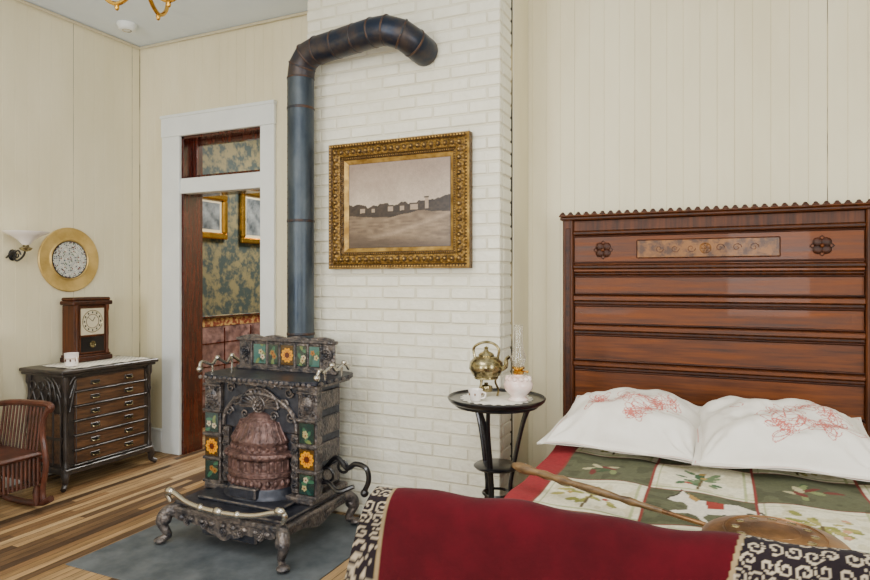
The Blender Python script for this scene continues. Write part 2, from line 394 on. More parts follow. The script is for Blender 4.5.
sk=[(-.33,.168)]+[(-.33+.66*i/40,.168-.03-.055*math.exp(-((i-20)/7)**2)-.012*abs(math.sin(i*.55))) for i in range(41)]+[(.33,.168)]
b.prism(sk,-.295,-.27,'iron')
sk2=[(-.24,.168)]+[(-.24+.5*i/30,.14-.04*math.exp(-((i-15)/6)**2)) for i in range(31)]+[(.26,.168)]
for sx in(-.375,.355): b.prism(sk2,sx,sx+.02,'iron','x')
b.box(-.18,.18,-.26,.1,.06,.165,'ironD',.01)
for i in range(9): b.ball((-.28+.07*i,-.30,.15),(.022,.012,.014),'iron',8)
for i in range(5): b.rosette((-.24+.12*i,-.30,.135 if i!=2 else .115),.022,'iron')
b.box(-.37,.37,-.05,.30,.215,.25,'iron',.008)
b.box(-.27,.27,-.20,-.05,.215,.235,'ironD',.006)
b.box(-.33,.33,.01,.28,.25,.84,'ironD',.01)
for sx in(-1,1):
    x0=sx*.325
    b.box(x0-.058,x0+.058,-.03,.03,.25,.84,'iron',.006)
    for zz in(.255,.385,.52,.655,.80): b.box(x0-.064,x0+.064,-.042,.03,zz-.008,zz+.008,'iron',.004)
    b.ball((x0,-.03,.735),(.042,.022,.05),'iron',14); b.rosette((x0,-.044,.735),.03,'iron',6,.012)
    for s2 in(-1,1): b.scroll((x0+s2*.032,-.036,.69),.018,'iron',1.3,.005,s2); b.scroll((x0+s2*.032,-.036,.78),.018,'iron',1.3,.005,-s2)
    for zz in(.32,.46,.60,.74):
        xa=sx*.33
        b.box(min(xa,xa+sx*.012),max(xa,xa+sx*.012),.06,.26,zz-.05,zz+.05,'iron',.004)
b.box(-.26,.26,-.01,.02,.57,.83,'ironD',.006)
arch=[(-.25,.58)]+[(.25*math.cos(pi-pi*i/20),.60+.17*math.sin(pi*i/20)) for i in range(21)]+[(.25,.58)]
b.tube([(p[0],-.018,p[1]) for p in arch],.012,'iron')
fan=[(.13*math.cos(pi*i/12),.70+.10*math.sin(pi*i/12)) for i in range(13)]
for p in fan: b.tube([(0,-.016,.70),(p[0],-.018,p[1])],[.006,.011],'iron',6)
b.tube([(p[0],-.02,p[1]) for p in fan],.008,'iron')
b.rosette((0,-.024,.71),.04,'iron',8,.014)
for sx in(-1,1):
    b.scroll((sx*.20,-.018,.79),.028,'iron',1.5,.006,-sx)
    b.scroll((sx*.21,-.018,.66),.03,'iron',1.5,.006,-sx); b.scroll((sx*.10,-.018,.655),.028,'iron',1.5,.006,sx)
    b.scroll((sx*.165,-.018,.725),.028,'iron',1.5,.007,sx)
    for k in range(4): b.ball((sx*(.03+.055*k),-.016,.815),(.015,.01,.011),'iron',8)
    b.box(sx*.235-.02,sx*.235+.02,-.02,.01,.26,.57,'iron',.004)
    for k in range(5): b.rosette((sx*.235,-.024,.30+.06*k),.018,'iron',6,.008)
sc=(1,.72)
prof=[(.225,.215),(.225,.235),(.205,.25),(.20,.275),(.19,.285),(.188,.34),(.20,.347),(.20,.362),(.188,.37),(.186,.43),(.205,.44),(.212,.455),(.205,.468),(.175,.475),(.172,.51),(.18,.52),(.178,.535),(.155,.56),(.14,.60),(.125,.622),(.085,.64),(.075,.655),(.045,.668),(.02,.675),(.0,.69)]
b.lathe(prof[:5],'ironD',(0,0,0),32,sc); b.lathe(prof[4:],'ironR',(0,0,0),32,sc)
for i in range(13):
    a=-pi*(.03+.94*i/12); c_,s_=math.cos(a),math.sin(a)*.72
    b.tube([(.189*c_,.189*s_,.375),(.188*c_,.188*s_,.43)],.008,'ironR',6)
    b.ball((.209*c_,.209*s_,.455),.011,'ironR',6)
    b.ball((.189*c_,.189*s_,.312),(.014,.014,.02),'ironR',8)
    b.ball((.174*c_,.174*s_,.493),(.012,.012,.014),'ironR',6)
    b.tube([(.178*c_,.178*s_,.53),(.15*c_,.15*s_,.575),(.124*c_,.124*s_,.625)],.005,'ironR',6)
b.box(-.09,.09,-.16,-.10,.24,.30,'ironD',.008)
top=[]
for i in range(48):
    a=2*pi*i/48; c_,s_=math.cos(a),math.sin(a); e=.35
    top.append(((abs(c_)**e)*(1 if c_>0 else -1)*.405,.15+(abs(s_)**e)*(1 if s_>0 else -1)*.225))
b.prism(top,.842,.862,'ironD','z'); b.prism([(p[0]*.96,.15+(p[1]-.15)*.95) for p in top],.825,.842,'iron','z')
for i in range(22): b.ball((-.37+.0352*i,-.075,.848),(.014,.01,.012),'iron',6)
for k in range(5): b.ball((.405,-.02+.07*k,.85),(.012,.02,.012),'iron',6)
yb=.215
b.box(-.35,.33,yb,yb+.022,.862,1.035,'iron',.006)
b.box(-.365,.345,yb-.01,yb+.026,.862,.882,'iron',.004); b.box(-.365,.345,yb-.012,yb+.026,1.03,1.05,'iron',.006)
cr=[(-.34,1.045)]+[(-.34+.66*i/40,1.055+.014*abs(math.sin(i*.31))) for i in range(41)]+[(.32,1.045)]
b.prism(cr,yb,yb+.022,'iron')
for xx in(-.30,.285): 
    b.rosette((xx,yb-.007,.97),.03,'iron'); b.scroll((xx,yb-.007,.915),.02,'iron')
for xx in(-.25,-.135,-.045,.065,.155,.245): b.box(xx-.006,xx+.006,yb-.009,yb+.005,.885,1.03,'iron',.003)
for sx in(-1,1):
    p=[(sx*.40,-.05,.88),(sx*.405,-.03,.925),(sx*.385,.03,.905),(sx*.40,.09,.93),(sx*.385,.15,.90),(sx*.40,.21,.93),(sx*.39,.27,.895),(sx*.37,.29,.91)]
    b.tube(bez(p,6),.009,'nickel',8); b.ball((sx*.40,-.05,.885),.018,'nickel'); b.ball((sx*.40,.09,.935),.016,'nickel'); b.ball((sx*.40,.21,.935),.016,'nickel')
    b.tube([(sx*.39,.04,.86),(sx*.39,.04,.905)],.006,'nickel'); b.tube([(sx*.39,.2,.86),(sx*.39,.2,.925)],.006,'nickel')
p=[(-.37,-.285,.215),(-.385,-.295,.26),(-.33,-.30,.27),(-.2,-.315,.235),(0,-.325,.225),(.2,-.315,.235),(.33,-.30,.265),(.385,-.295,.26),(.37,-.285,.215)]
b.tube(bez(p,6),.014,'nickel',10)
for q in((-.36,-.3,.275),(.36,-.3,.275),(0,-.33,.23)): b.ball(q,(.032,.02,.022),'nickel')
for q in((-.12,-.322,.23),(.12,-.322,.23)): b.ball(q,.02,'nickel')
p=[(.33,.12,.36),(.42,.10,.44),(.50,.08,.40),(.56,.07,.43),(.63,.06,.42),(.645,.06,.36),(.62,.06,.30)]
b.tube(bez(p,6),.014,'black',8); b.ring((.47,.09,.40),.03,.008,'black'); b.ball((.62,.06,.29),.022,'black')
p=[(.33,.05,.30),(.42,.02,.33),(.50,.0,.30),(.58,.02,.33)]
b.tube(bez(p,6),.012,'black',8); b.ring((.40,.05,.36),.035,.008,'black')
b.M=Matrix(); o=b.obj('cast_body',(OX,OY,OZ)); child(o,stove)
for sx in(-1,1):
    for zz,kd in((.588,'g'),(.452,'sun'),(.32,'g')): tile(stove,sx*.325,zz,-.034,.098,.112,kd,sx+3)
for cx,kd,w in((-.19,'t',.095),(-.09,'g',.07),(.01,'sun',.095),(.11,'g',.07),(.2,'t',.075)): tile(stove,cx,.957,yb-.004,w,.12,kd,int(cx*100))
b=B(); b.box(-2.93,-1.70,2.06,3.17,.001,.005,'zinc',.001); b.obj('zinc_stove_mat',(-2.3,2.6,0))
# ---------------------------------------------------------------- framed picture
FX0,FX1,FZ0,FZ1=-2.13,-1.229,1.465,2.205
fr=empty('framed_sepia_photograph',((FX0+FX1)/2,CY,(FZ0+FZ1)/2)); b=B()
pr=[(0,.001),(0,.05),(.008,.062),(.02,.055),(.028,.045),(.055,.062),(.078,.05),(.085,.04),(.092,.044),(.1,.034),(.118,.022),(.122,.018),(.122,.001)]
ks=['goldD','goldS','goldD','goldD','gold','gold','goldD','goldS','goldD','goldS','goldS','goldD']
for i in range(len(pr)-1):
    (a,p),(c,q)=pr[i],pr[i+1]
    def cor(w,d): return [(FX0+w,CY-d-.004,FZ0+w),(FX1-w,CY-d-.004,FZ0+w),(FX1-w,CY-d-.004,FZ1-w),(FX0+w,CY-d-.004,FZ1-w)]
    A=cor(a,p);Bq=cor(c,q)
    for j in range(4): b.faces([A[j],A[(j+1)%4],Bq[(j+1)%4],Bq[j]],[(0,1,2,3)],ks[i])
def around(w,d,r,sp,k,sc=(1,1)):
    X0,X1,Z0,Z1=FX0+w,FX1-w,FZ0+w,FZ1-w
    nx=int((X1-X0)/sp);nz=int((Z1-Z0)/sp)
    for i in range(nx+1):
        for zz in(Z0,Z1): b.ball((X0+(X1-X0)*i/nx,CY-d,zz),(r*sc[0],r*.8,r*sc[1]),k,8)
    for i in range(1,nz):
        for xx in(X0,X1): b.ball((xx,CY-d,Z0+(Z1-Z0)*i/nz),(r*sc[1],r*.8,r*sc[0]),k,8)
around(.014,.062,.006,.018,'goldS'); around(.055,.064,.015,.04,'goldD'); around(.055,.074,.006,.04,'goldS'); around(.04,.058,.006,.02,'gold'); around(.070,.058,.006,.02,'gold'); around(.09,.048,.005,.013,'goldD')
o=b.obj('frame',fr.location); child(o,fr)
w=FX1-FX0-.24;h=FZ1-FZ0-.24; st=.003
U,V=np.meshgrid(np.arange(0,w+st,st),np.arange(0,h+st,st),indexing='ij'); u=U/w;v=V/h
C=np.zeros(U.shape+(3,)); n1=vnoise(u,v,7,1);n2=vnoise(u,v*3,18,2);n3=vnoise(u,v,50,4)
s1=np.array(lin(206,190,172)); s2=np.array(lin(158,138,124)); C[:]=s2+(s1-s2)*np.clip((.98-v[...,None])*1.5+.2*(n1[...,None]-.5),0,1)
hz=.42+.03*u
g1=np.array(lin(104,84,68)); g2=np.array(lin(160,138,114)); gr_=v<hz; C[gr_]=(g1+(g2-g1)*np.clip(n2*.7+.4*n1*(u)+.1,0,1)[...,None])[gr_]
pw=np.clip(1-np.abs(v-(.08+.30*u**1.5))/.05,0,1)[...,None]; C=np.where(gr_[...,None],C*(1-.5*pw)+np.array(lin(184,162,138))*.5*pw,C)
fg=np.clip((.16-.12*u+.08*n2-v)/.08,0,1)[...,None]; C=C*(1-.75*fg)+.75*fg*np.array(lin(80,62,50))
treeh=.02+.06*vnoise(u,0*v,11,5)+.035*vnoise(u,0*v,40,6)+.07*np.clip((u-.72)*5,0,1)+.04*np.clip((.1-u)*10,0,1)
tr=(v>hz-.07*n1-.015)&(v<hz+treeh); C[tr]=(np.array(lin(64,50,42))[None]*(0.5+.9*n3[tr][:,None]))
for (x0,x1,hh) in((.12,.17,.04),(.24,.27,.03),(.40,.45,.045),(.52,.56,.04),(.62,.69,.05),(.76,.79,.11)): C[(u>x0)&(u<x1)&(v>hz-.01)&(v<hz+hh)]=np.array(lin(172,152,132)); C[(u>x0-.008)&(u<x1+.008)&(v>hz+hh)&(v<hz+hh+.018)]=np.array(lin(72,58,48))
C*= (1+.16*(rng.rand(*u.shape)-.5))[...,None]
C[(u<.008)|(u>.992)|(v<.01)|(v>.99)]=lin(60,44,30)
P=np.stack([FX0+.12+U,np.full_like(U,CY-.022),FZ0+.12+V],-1); o=grid('print',P,C,'photo'); child(o,fr)
# ---------------------------------------------------------------- chest of drawers
b=B(); X0,X1,Y0,Y1,T=-4.37,-3.93,2.75,3.50,.80
b.box(X0+.01,X1-.03,Y0+.04,Y1-.04,.12,.765,'chest',.004)
b.box(X0,X1+.01,Y0-.015,Y1+.015,.775,.80,'chest',.006); b.box(X0,X1-.005,Y0,Y1,.755,.775,'chest',.005)
b.box(X0+.005,X1-.005,Y0+.02,Y1-.02,.10,.14,'chest',.006)
dz=(.745-.155)/6
for i in range(6):
    z0=.155+dz*i
    b.box(X1-.035,X1-.012,Y0+.10,Y1-.10,z0+.006,z0+dz-.006,'drawer',.004)
    b.box(X1-.035,X1-.005,Y0+.085,Y1-.085,z0-.004,z0+.004,'chest',.002)
    for yy in(Y0+.24,Y1-.24):
        zc=z0+dz*.5; b.box(X1-.013,X1-.008,yy-.035,yy+.035,zc-.014,zc+.014,'black',.002)
        b.tube(bez([(X1-.01,yy-.028,zc),(X1+.008,yy-.02,zc-.008),(X1+.008,yy+.02,zc-.008),(X1-.01,yy+.028,zc)],4),.004,'brassO',6)
for yy in(Y0+.04,Y1-.04):
    for xx in(X1-.035,X0+.035):
        b.lathe([(.022,.12),(.022,.16),(.016,.17),(.014,.2),(.018,.3),(.013,.32),(.013,.56),(.018,.58),(.013,.6),(.015,.68),(.024,.7),(.024,.755)],'chest',(xx,yy,0),12)
        s=1 if yy>3.1 else -1; sx=1 if xx>-4.1 else 0
        q=bez([(xx,yy,.13),(xx+sx*.012,yy+s*.012,.08),(xx+sx*.008,yy+s*.01,.04),(xx+sx*.035,yy+s*.04,.017)],4)
        b.tube(q,[.028,.028,.026,.026,.024,.023,.022,.02,.019,.018,.018,.018,.017][:len(q)],'chest',8)
for s,yy in((1,Y0+.06),(-1,Y1-.06)):
    for k in range(3): b.tube(bez([(X1-.02,yy,.70-.09*k),(X1-.018,yy+s*.02,.735-.06*k),(X1-.01,yy+s*.035,.75-.02*k)],4),.005,'chest',6)
ys=Y0+.03
for k in range(4):
    xc=X0+.085+.083*k; 
    b.tube([(xc-.038,ys,.15),(xc-.038,ys,.52)],.006,'chest',6)
    l=[(xc-.038,ys,.52),(xc-.03,ys,.58),(xc-.012,ys,.62),(xc,ys,.64)]; r_=[(2*xc-p[0],p[1],p[2]) for p in l]
    b.tube(l,.006,'chest',6); b.tube(r_,.006,'chest',6); b.ring((xc,ys,.68),.03,.005,'chest')
    b.box(xc-.03,xc+.03,ys,ys+.02,.17,.5,'drawer')
b.tube([(X0+.085+.083*3+.038,ys,.15),(X0+.085+.083*3+.038,ys,.52)],.006,'chest',6)
b.box(X0+.02,X1-.05,ys-.004,ys+.01,.325,.345,'chest'); 
for k in range(3): b.tube(bez([(X1-.05-.05*k,Y0+.02,.62-.03*k),(X1-.075-.04*k,Y0+.01,.70),(X1-.12-.05*k,Y0+.01,.745)],4),.006,'chest',6)
b.obj('chest_of_drawers',(-4.15,3.125,0))
xs=np.linspace(X0+.06,X1-.03,60); ys_=np.linspace(Y0+.09,Y1-.02,110)
A,Bb=np.meshgrid(xs,ys_,indexing='ij'); Z=.804+.002*np.sin(A*60)*np.sin(Bb*40)
A=A+.010*np.abs(np.sin(Bb*38))*np.clip((A-X1+.08)/.05,0,1)
C=np.ones(A.shape+(3,))*np.array(lin(230,226,214)); k=(np.sin(A*180)*np.sin(Bb*180)>.55); C[k]=lin(176,170,152)
o=grid('lace_runner',np.stack([A,Bb,Z],-1),C,'linen',(-4.15,3.1,.806))
b=B(); cx0,cx1,cy0,cy1=-4.33,-4.20,3.02,3.30; zb=.808
b.box(cx0-.0,cx1+.02,cy0-.02,cy1+.02,zb,zb+.035,'walnutD',.006); b.box(cx0,cx1+.01,cy0-.01,cy1+.01,zb+.035,zb+.05,'walnutV',.004)
b.box(cx0,cx1,cy0,cy1,zb+.05,zb+.41,'walnutV',.004)
b.box(cx0-.0,cx1+.02,cy0-.02,cy1+.02,zb+.41,zb+.44,'walnutD',.006); b.box(cx0-.0,cx1+.01,cy0-.01,cy1+.01,zb+.44,zb+.465,'walnutV',.008)
for yy in(cy0+.018,cy1-.018): b.lathe([(.015,.05),(.015,.07),(.01,.08),(.012,.2),(.01,.36),(.015,.38),(.015,.41)],'walnutV',(cx1+.004,yy,zb),10)
b.box(cx1,cx1+.006,cy0+.045,cy1-.045,zb+.19,zb+.39,'plaster'); b.box(cx1,cx1+.006,cy0+.045,cy1-.045,zb+.065,zb+.175,'black')
for (a0,a1,c0,c1) in((cy0+.036,cy1-.036,.18,.192),(cy0+.036,cy1-.036,.385,.397),(cy0+.036,cy1-.036,.058,.068),(cy0+.036,cy0+.046,.06,.39),(cy1-.046,cy1-.036,.06,.39)): b.box(cx1,cx1+.01,a0,a1,zb+c0,zb+c1,'walnutV',.002)
cc=(cx1+.008,(cy0+cy1)/2,zb+.29); b.ring(cc,.08,.002,'brassO','x'); b.ring(cc,.05,.0015,'walnutD','x')
for i in range(12):
    a=i*pi/6; b.box(cc[0]-.001,cc[0]+.001,cc[1]+.065*math.cos(a)-.004,cc[1]+.065*math.cos(a)+.004,cc[2]+.065*math.sin(a)-.007,cc[2]+.065*math.sin(a)+.007,'black')
b.tube([cc,(cc[0],cc[1]+.02,cc[2]+.03)],.002,'black',5); b.tube([cc,(cc[0],cc[1]-.035,cc[2]+.03)],.0015,'black',5)
b.ring((cx1+.01,cc[1],zb+.12),.022,.003,'brassO','x'); b.ball((cx1+.008,cc[1],zb+.12),(.003,.018,.018),'brassO')
b.obj('mantel_clock',(-4.26,3.16,zb))
b=B(); mp_=(-4.06,2.90,.808); b.lathe([(.035,0),(.042,.004),(.042,.03),(.045,.085),(.047,.09),(.043,.09),(.039,.01),(0,.01)],'milk',mp_,20)
b.tube(bez([(-4.02,2.90,.875),(-3.995,2.89,.87),(-3.995,2.89,.84),(-4.022,2.90,.83)],5),.005,'milk',6)
b.ring((mp_[0],mp_[1],.862),.046,.002,'brass','z'); 
for i in range(8): b.ball((mp_[0]+.042*math.cos(i*pi/4),mp_[1]+.042*math.sin(i*pi/4),.85),(.007,.007,.01),'rocker',6)
b.obj('shaving_mug',mp_)
# wall plaque
b=B(); b.M=Matrix.Translation((XL+.002,3.12,1.55))@Matrix.Rotation(pi/2,4,'Y')
b.lathe([(0,.001),(.234,.001),(.238,.012),(.232,.018),(.16,.008),(.15,.012),(.145,.02),(.138,.012),(0,.010)],'goldP',(0,0,0),48)
b.M=Matrix(); pl=b.obj('gilt_wall_plaque',(XL,3.12,1.55))
rr,tt=np.meshgrid(np.linspace(.001,.138,50),np.linspace(0,2*pi,181),indexing='ij')
yy_=rr*np.cos(tt);zz_=rr*np.sin(tt)
C=np.ones(rr.shape+(3,))*np.array(lin(186,190,186))
# beaded mosaic: concentric rings of small coloured cells
k_=np.floor(rr/.0125).astype(int); nb=np.maximum(6,k_*6+6); cell=np.floor(tt/(2*pi)*nb).astype(int)
hsh=(k_*37+cell*17+(cell*cell)*7)%11
for v_,c_ in((0,(130,62,58)),(3,(70,88,110)),(5,(110,134,112)),(7,(84,76,78)),(9,(214,210,196))): C[hsh==v_]=lin(*c_)
fr_=(rr/.0125-k_); ft=(tt/(2*pi)*nb-cell); C[(fr_<.14)|(ft<.12)]=lin(236,234,226); C[rr>.130]=lin(80,70,60)
P=np.stack([np.full_like(rr,XL+.017),3.12+yy_,1.55+zz_],-1); o=grid('beaded_centre',P,C,'tile'); child(o,pl)
# sconce
b=B(); sx,sy,sz=XL,2.71,1.57
b.ball((sx+.008,sy,sz),(.006,.03,.04),'black')
b.tube(bez([(sx+.004,sy,sz),(sx+.06,sy-.005,sz-.04),(sx+.12,sy,sz-.01),(sx+.15,sy,sz+.04)],6),.007,'black',8)
b.scroll((sx+.06,sy,sz+.0),.035,'black',1.3,.006); b.tube(bez([(sx+.01,sy,sz+.02),(sx+.04,sy-.06,sz-.02),(sx+.09,sy-.05,sz+.02),(sx+.07,sy-.02,sz+.03)],5),.006,'black',8)
b.lathe([(.006,.02),(.03,.03),(.04,.045),(.02,.055),(.018,.065)],'brassO',(sx+.15,sy,sz),16)
b.lathe([(.022,.065),(.035,.08),(.05,.10),(.09,.125),(.135,.15),(.137,.155),(.09,.13),(.04,.10),(.02,.07)],'milk',(sx+.15,sy,sz),28)
b.obj('oil_lamp_sconce',(sx+.1,sy,sz))
b=B(); b.lathe([(0,-.05),(.045,-.05),(.06,-.04),(.07,-.01),(.07,-.001),(0,-.001)],'white',(-4.08,3.36,H),24); b.ring((-4.08,3.36,H-.05),.03,.003,'gap','z'); b.obj('smoke_detector',(-4.08,3.36,H))
# chandelier
b=B(); hx,hy=-2.47,2.12
b.lathe([(.06,0),(.055,-.02),(.02,-.04),(.008,-.05),(.008,-.35),(.02,-.37),(.035,-.42),(.02,-.47),(.01,-.5),(.0,-.53)],'brass',(hx,hy,H-.001),20)
for i in range(4):
    a=i*pi/2+.3; d=Vector((math.cos(a),math.sin(a),0)); c=Vector((hx,hy,0))
    pts=[c+Vector((0,0,H-.44)),c+d*.05+Vector((0,0,2.76)),c+d*.13+Vector((0,0,2.705)),c+d*.2+Vector((0,0,2.75)),c+d*.22+Vector((0,0,2.84))]
    b.tube(bez(pts,7),.010,'brass',8); q=c+d*.22
    b.lathe([(.008,0),(.035,.012),(.03,.02),(.018,.03),(.018,.06)],'brass',(q.x,q.y,2.83),14)
    b.lathe([(.02,.06),(.05,.09),(.06,.14),(.075,.17),(.072,.17),(.056,.14),(.046,.09)],'milk',(q.x,q.y,2.83),18)
    q=c+d*.13; b.ball((q.x,q.y,2.69),(.011,.011,.018),'brass')
b.obj('brass_chandelier',(hx,hy,H))
# ---------------------------------------------------------------- rocking chair
b=B(); kx='rocker'; cx,cy=-3.96,2.27
b.M=Matrix.Translation((cx,cy,0))
b.box(-.24,.22,-.22,.22,.33,.36,kx,.012)
for s in(-1,1):
    y=s*.235
    b.tube(bez([(-.38,y,.085),(-.2,y,.03),(.0,y,.02),(.17,y,.035),(.27,y,.075)],7),.02,kx,8)
    for xx in(-.2,.17): b.lathe([(.018,0.02),(.022,.1),(.014,.14),(.024,.2),(.018,.3),(.02,.34)],kx,(xx,y*.9,.01),12)
    b.tube(bez([(-.29,y,.60),(-.1,y,.63),(.1,y*1.04,.64),(.21,y*1.06,.64),(.25,y*1.06,.625),(.235,y*1.06,.60)],6),.019,kx,8)
    b.tube(bez([(.235,y*1.04,.62),(.20,y,.55),(.19,y,.45),(.21,y,.36),(.22,y,.25),(.19,y,.12),(.2,y,.05)],6),.017,kx,8)
    for k in range(12): 
        xx=-.2+.033*k; b.tube([(xx,y*.92,.35),(xx+.02,y,.62)],.007,kx,6)
    for zz in(.30,.17): b.tube([(-.2,y*.92,zz),(.2,y*.98,zz)],.012,kx,6)
    for k in range(17): b.tube([(-.18+.0225*k,y*.93,.16),(-.18+.0225*k,y*.93,.34)],.007,kx,6)
    b.tube([(-.22,y*.95,.34),(-.35,y*.95,1.0)],.018,kx,8)
b.tube([(.19,-.21,.17),(.19,.21,.17)],.012,kx,6); b.tube([(-.2,-.21,.17),(-.2,.21,.17)],.012,kx,6)
for k in range(17): b.tube([(.2,-.2+.025*k,.16),(.2,-.2+.025*k,.34)],.007,kx,6)
b.tube([(-.35,-.26,1.0),(-.36,0,1.04),(-.35,.26,1.0)],.028,kx,8)
for k in range(12): b.tube([(-.23,-.175+.032*k,.35),(-.345,-.175+.032*k,1.0)],.008,kx,6)
b.M=Matrix(); b.obj('rocking_chair',(cx,cy,0))
# ---------------------------------------------------------------- bed
BX0,BX1=-.825,.70; HY=3.60
bed=empty('carved_walnut_bed',(-.08,2.6,0)); b=B()
b.M=Matrix.Diagonal((1,1,.986,1))
for x0,x1 in((BX0,BX0+.06),(BX1-.06,BX1)):
    b.box(x0,x1,HY,HY+.09,0,1.79,'walnutV',.006); b.box(x0+.015,x1-.015,HY-.006,HY,.5,1.72,'walnutD',.003)
a0,a1=BX0+.06,BX1-.06
b.box(a0,a1,HY+.035,HY+.075,.25,1.78,'walnutH')
b.box(BX0-.012,BX1+.012,HY-.02,HY+.1,1.765,1.785,'walnutD',.006); b.box(BX0-.018,BX1+.018,HY-.028,HY+.1,1.785,1.795,'walnutH',.004)
n=34
for i in range(n+1):
    xx=BX0+(BX1-BX0)*i/n; b.box(xx-.015,xx+.015,HY-.012,HY+.012,1.79,1.804,'walnutD',.003); b.ball((xx,HY,1.805),(.011,.010,.010),'walnutD',8)
for z0,z1,y,k in((1.70,1.765,.012,'walnutV'),(1.68,1.70,-.004,'walnutD'),(1.505,1.68,.02,'walnutH'),(1.485,1.505,-.006,'walnutD'),(1.465,1.485,.008,'walnutH'),(1.45,1.465,.02,'walnutD'),
    (1.33,1.45,.03,'walnutH'),(1.30,1.33,.0,'walnutH'),(1.28,1.30,.015,'walnutD'),(1.16,1.27,.03,'walnutH'),(1.13,1.16,.0,'walnutH'),(1.11,1.13,.015,'walnutD'),
    (.95,1.10,.03,'walnutH'),(.925,.95,.0,'walnutH'),(.905,.925,.015,'walnutD'),(.72,.90,.03,'walnutH'),(.68,.72,.0,'walnutH'),(.3,.67,.03,'walnutH')):
    b.box(a0,a1,HY+y,HY+.05,z0,z1,k,.005)
for zz in(1.34,1.272,1.168,1.102,.958,.898,.73,1.44,1.52,1.672,1.708,1.758):   # reeding beads
    b.tube([(a0,HY+(.03 if zz<1.5 else .018),zz),(a1,HY+(.03 if zz<1.5 else .018),zz)],.006,'walnutD',8)
b.box(-.42,.28,HY+.012,HY+.03,1.54,1.645,'burl',.006)
for s in(-1,1):
    for k in range(3): b.scroll((-.07+s*(.07+.08*k),HY+.0115,1.592),.022,'walnutV',1.3,.0018,s)
b.rosette((-.07,HY+.0115,1.592),.026,'burl',6,.003)
for xx in(-.60,.46):
    for a in range(4):
        t=a*pi/2+pi/4; b.ball((xx+.026*math.cos(t),HY+.017,1.592+.026*math.sin(t)),(.024,.008,.024),'walnutD',8)
    b.ball((xx,HY+.012,1.592),.010,'walnutH',8); b.ring((xx,HY+.018,1.592),.052,.003,'walnutD',n=4)
b.M=Matrix()
for x0,x1 in((BX0+.02,BX0+.05),(BX1-.05,BX1-.02)): b.box(x0,x1,1.50,HY,.28,.50,'walnutH',.006)
b.box(BX0,BX1,1.46,1.50,.18,.82,'walnutH',.006); b.box(BX0+.0,BX1-.0,1.445,1.515,.80,.835,'walnutD',.01)
for x0,x1 in((BX0,BX0+.07),(BX1-.07,BX1)): b.box(x0,x1,1.44,1.52,0,.83,'walnutV',.008)
o=b.obj('bed_frame',bed.location); child(o,bed)
QX0,QX1=-.70,.61
b=B(); b.box(QX0+.03,QX1-.03,1.54,3.58,.30,.61,'ticking',.05); o=b.obj('mattress',bed.location); child(o,bed)
st=.005; xs=np.arange(QX0-.02,QX1+.02,st); ys_=np.arange(1.53,3.56,st)
U,V=np.meshgrid(xs,ys_,indexing='ij')
Z=.648+.006*np.sin(U*9+1)*np.sin(V*7)+.004*np.sin(U*23+V*17)
edge=np.clip((QX0+.03-U)/.05,0,1)+np.clip((U-(QX1-.03))/.05,0,1); Z=Z-.26*edge**1.4
C=np.zeros(U.shape+(3,))
def LN(*a): return np.array(lin(*a))
gr=LN(104,106,80); wh=LN(228,222,198)
bs=.345; qx0,qy0=-.58,1.70
ci=np.floor((U-qx0)/bs).astype(int); ri=np.floor((V-qy0)/bs).astype(int)
isw=((ci+ri)%2==1); C[:]=gr; C[isw]=wh; 
fu=(U-qx0)-ci*bs; fv=(V-qy0)-ri*bs
C[~isw&(vnoise(U+3,V+3,25,3)>.62)]=LN(90,92,68)
C[isw&(vnoise(U+3,V+3,30,7)>.66)]=LN(212,204,174)
e2=((fu>.022)&(fu<.03)|(fu>bs-.03)&(fu<bs-.022)|(fv>.022)&(fv<.03)|(fv>bs-.03)&(fv<bs-.022))&isw; C[e2]=LN(180,184,142)
R_=random.Random(5)
for c_ in range(-1,4):
    for r_ in range(0,6):
        x0=qx0+(c_+.5)*bs;y0=qy0+(r_+.5)*bs
        if (c_+r_)%2==1:
            tone=R_.choice([[(86,112,66),(124,142,88)],[(150,150,84),(176,168,104)],[(84,116,84),(120,140,104)]])
            for k in range(26):
                a=R_.uniform(0,2*pi); rr_=R_.uniform(0,.09)
                C[inpoly(U,V,leafpts(x0+rr_*math.cos(a),y0+rr_*math.sin(a),a,R_.uniform(.03,.055),.5))]=LN(*R_.choice(tone))
            for k in range(3):
                C[inpoly(U,V,flowerpts(x0+R_.uniform(-.08,.08),y0+R_.uniform(-.08,.08),.013,5))]=LN(*R_.choice([(176,80,66),(206,156,124),(180,150,90)]))
            mk=np.zeros(U.shape); stroke(mk,xs[0],ys_[0],st,[(x0-.01,y0-.13),(x0,y0)],.005); C[mk>0]=LN(110,94,60)
        elif not(c_==1 and r_==1):
            for k in range(9):
                a=R_.uniform(0,2*pi); C[inpoly(U,V,leafpts(x0+R_.uniform(-.05,.05),y0+R_.uniform(-.05,.05),a,.07,.35))]=LN(*R_.choice([(126,56,50),(76,94,62),(190,182,146),(140,150,104)]))
hs=[(-.95,.30),(-.9,.42),(-.75,.55),(-.66,.78),(-.58,.62),(-.45,.58),(-.3,.42),(.2,.34),(.5,.42),(.72,.34),(.9,.3),(1.05,.02),(.92,.0),(.78,.15),(.66,.1),(.6,-.2),(.78,-.5),(.66,-.58),(.42,-.2),(.25,-.08),(-.1,-.1),(-.2,-.25),(-.02,-.52),(-.14,-.56),(-.32,-.22),(-.5,-.18),(-.78,-.3),(-.84,-.2),(-.5,-.02),(-.5,.15),(-.62,.28),(-.8,.26)]
hx0,hy0,hsx,hsy=-.02,2.215,.15,.24
def hp(l): return inpoly(U,V,[(hx0+hsx*p[0],hy0+hsy*p[1]) for p in l])
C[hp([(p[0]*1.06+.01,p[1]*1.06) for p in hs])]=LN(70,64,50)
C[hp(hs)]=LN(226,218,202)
C[hp([(-.15,.4),(.2,.36),(.22,.12),(-.12,.12)])]=LN(170,66,56)
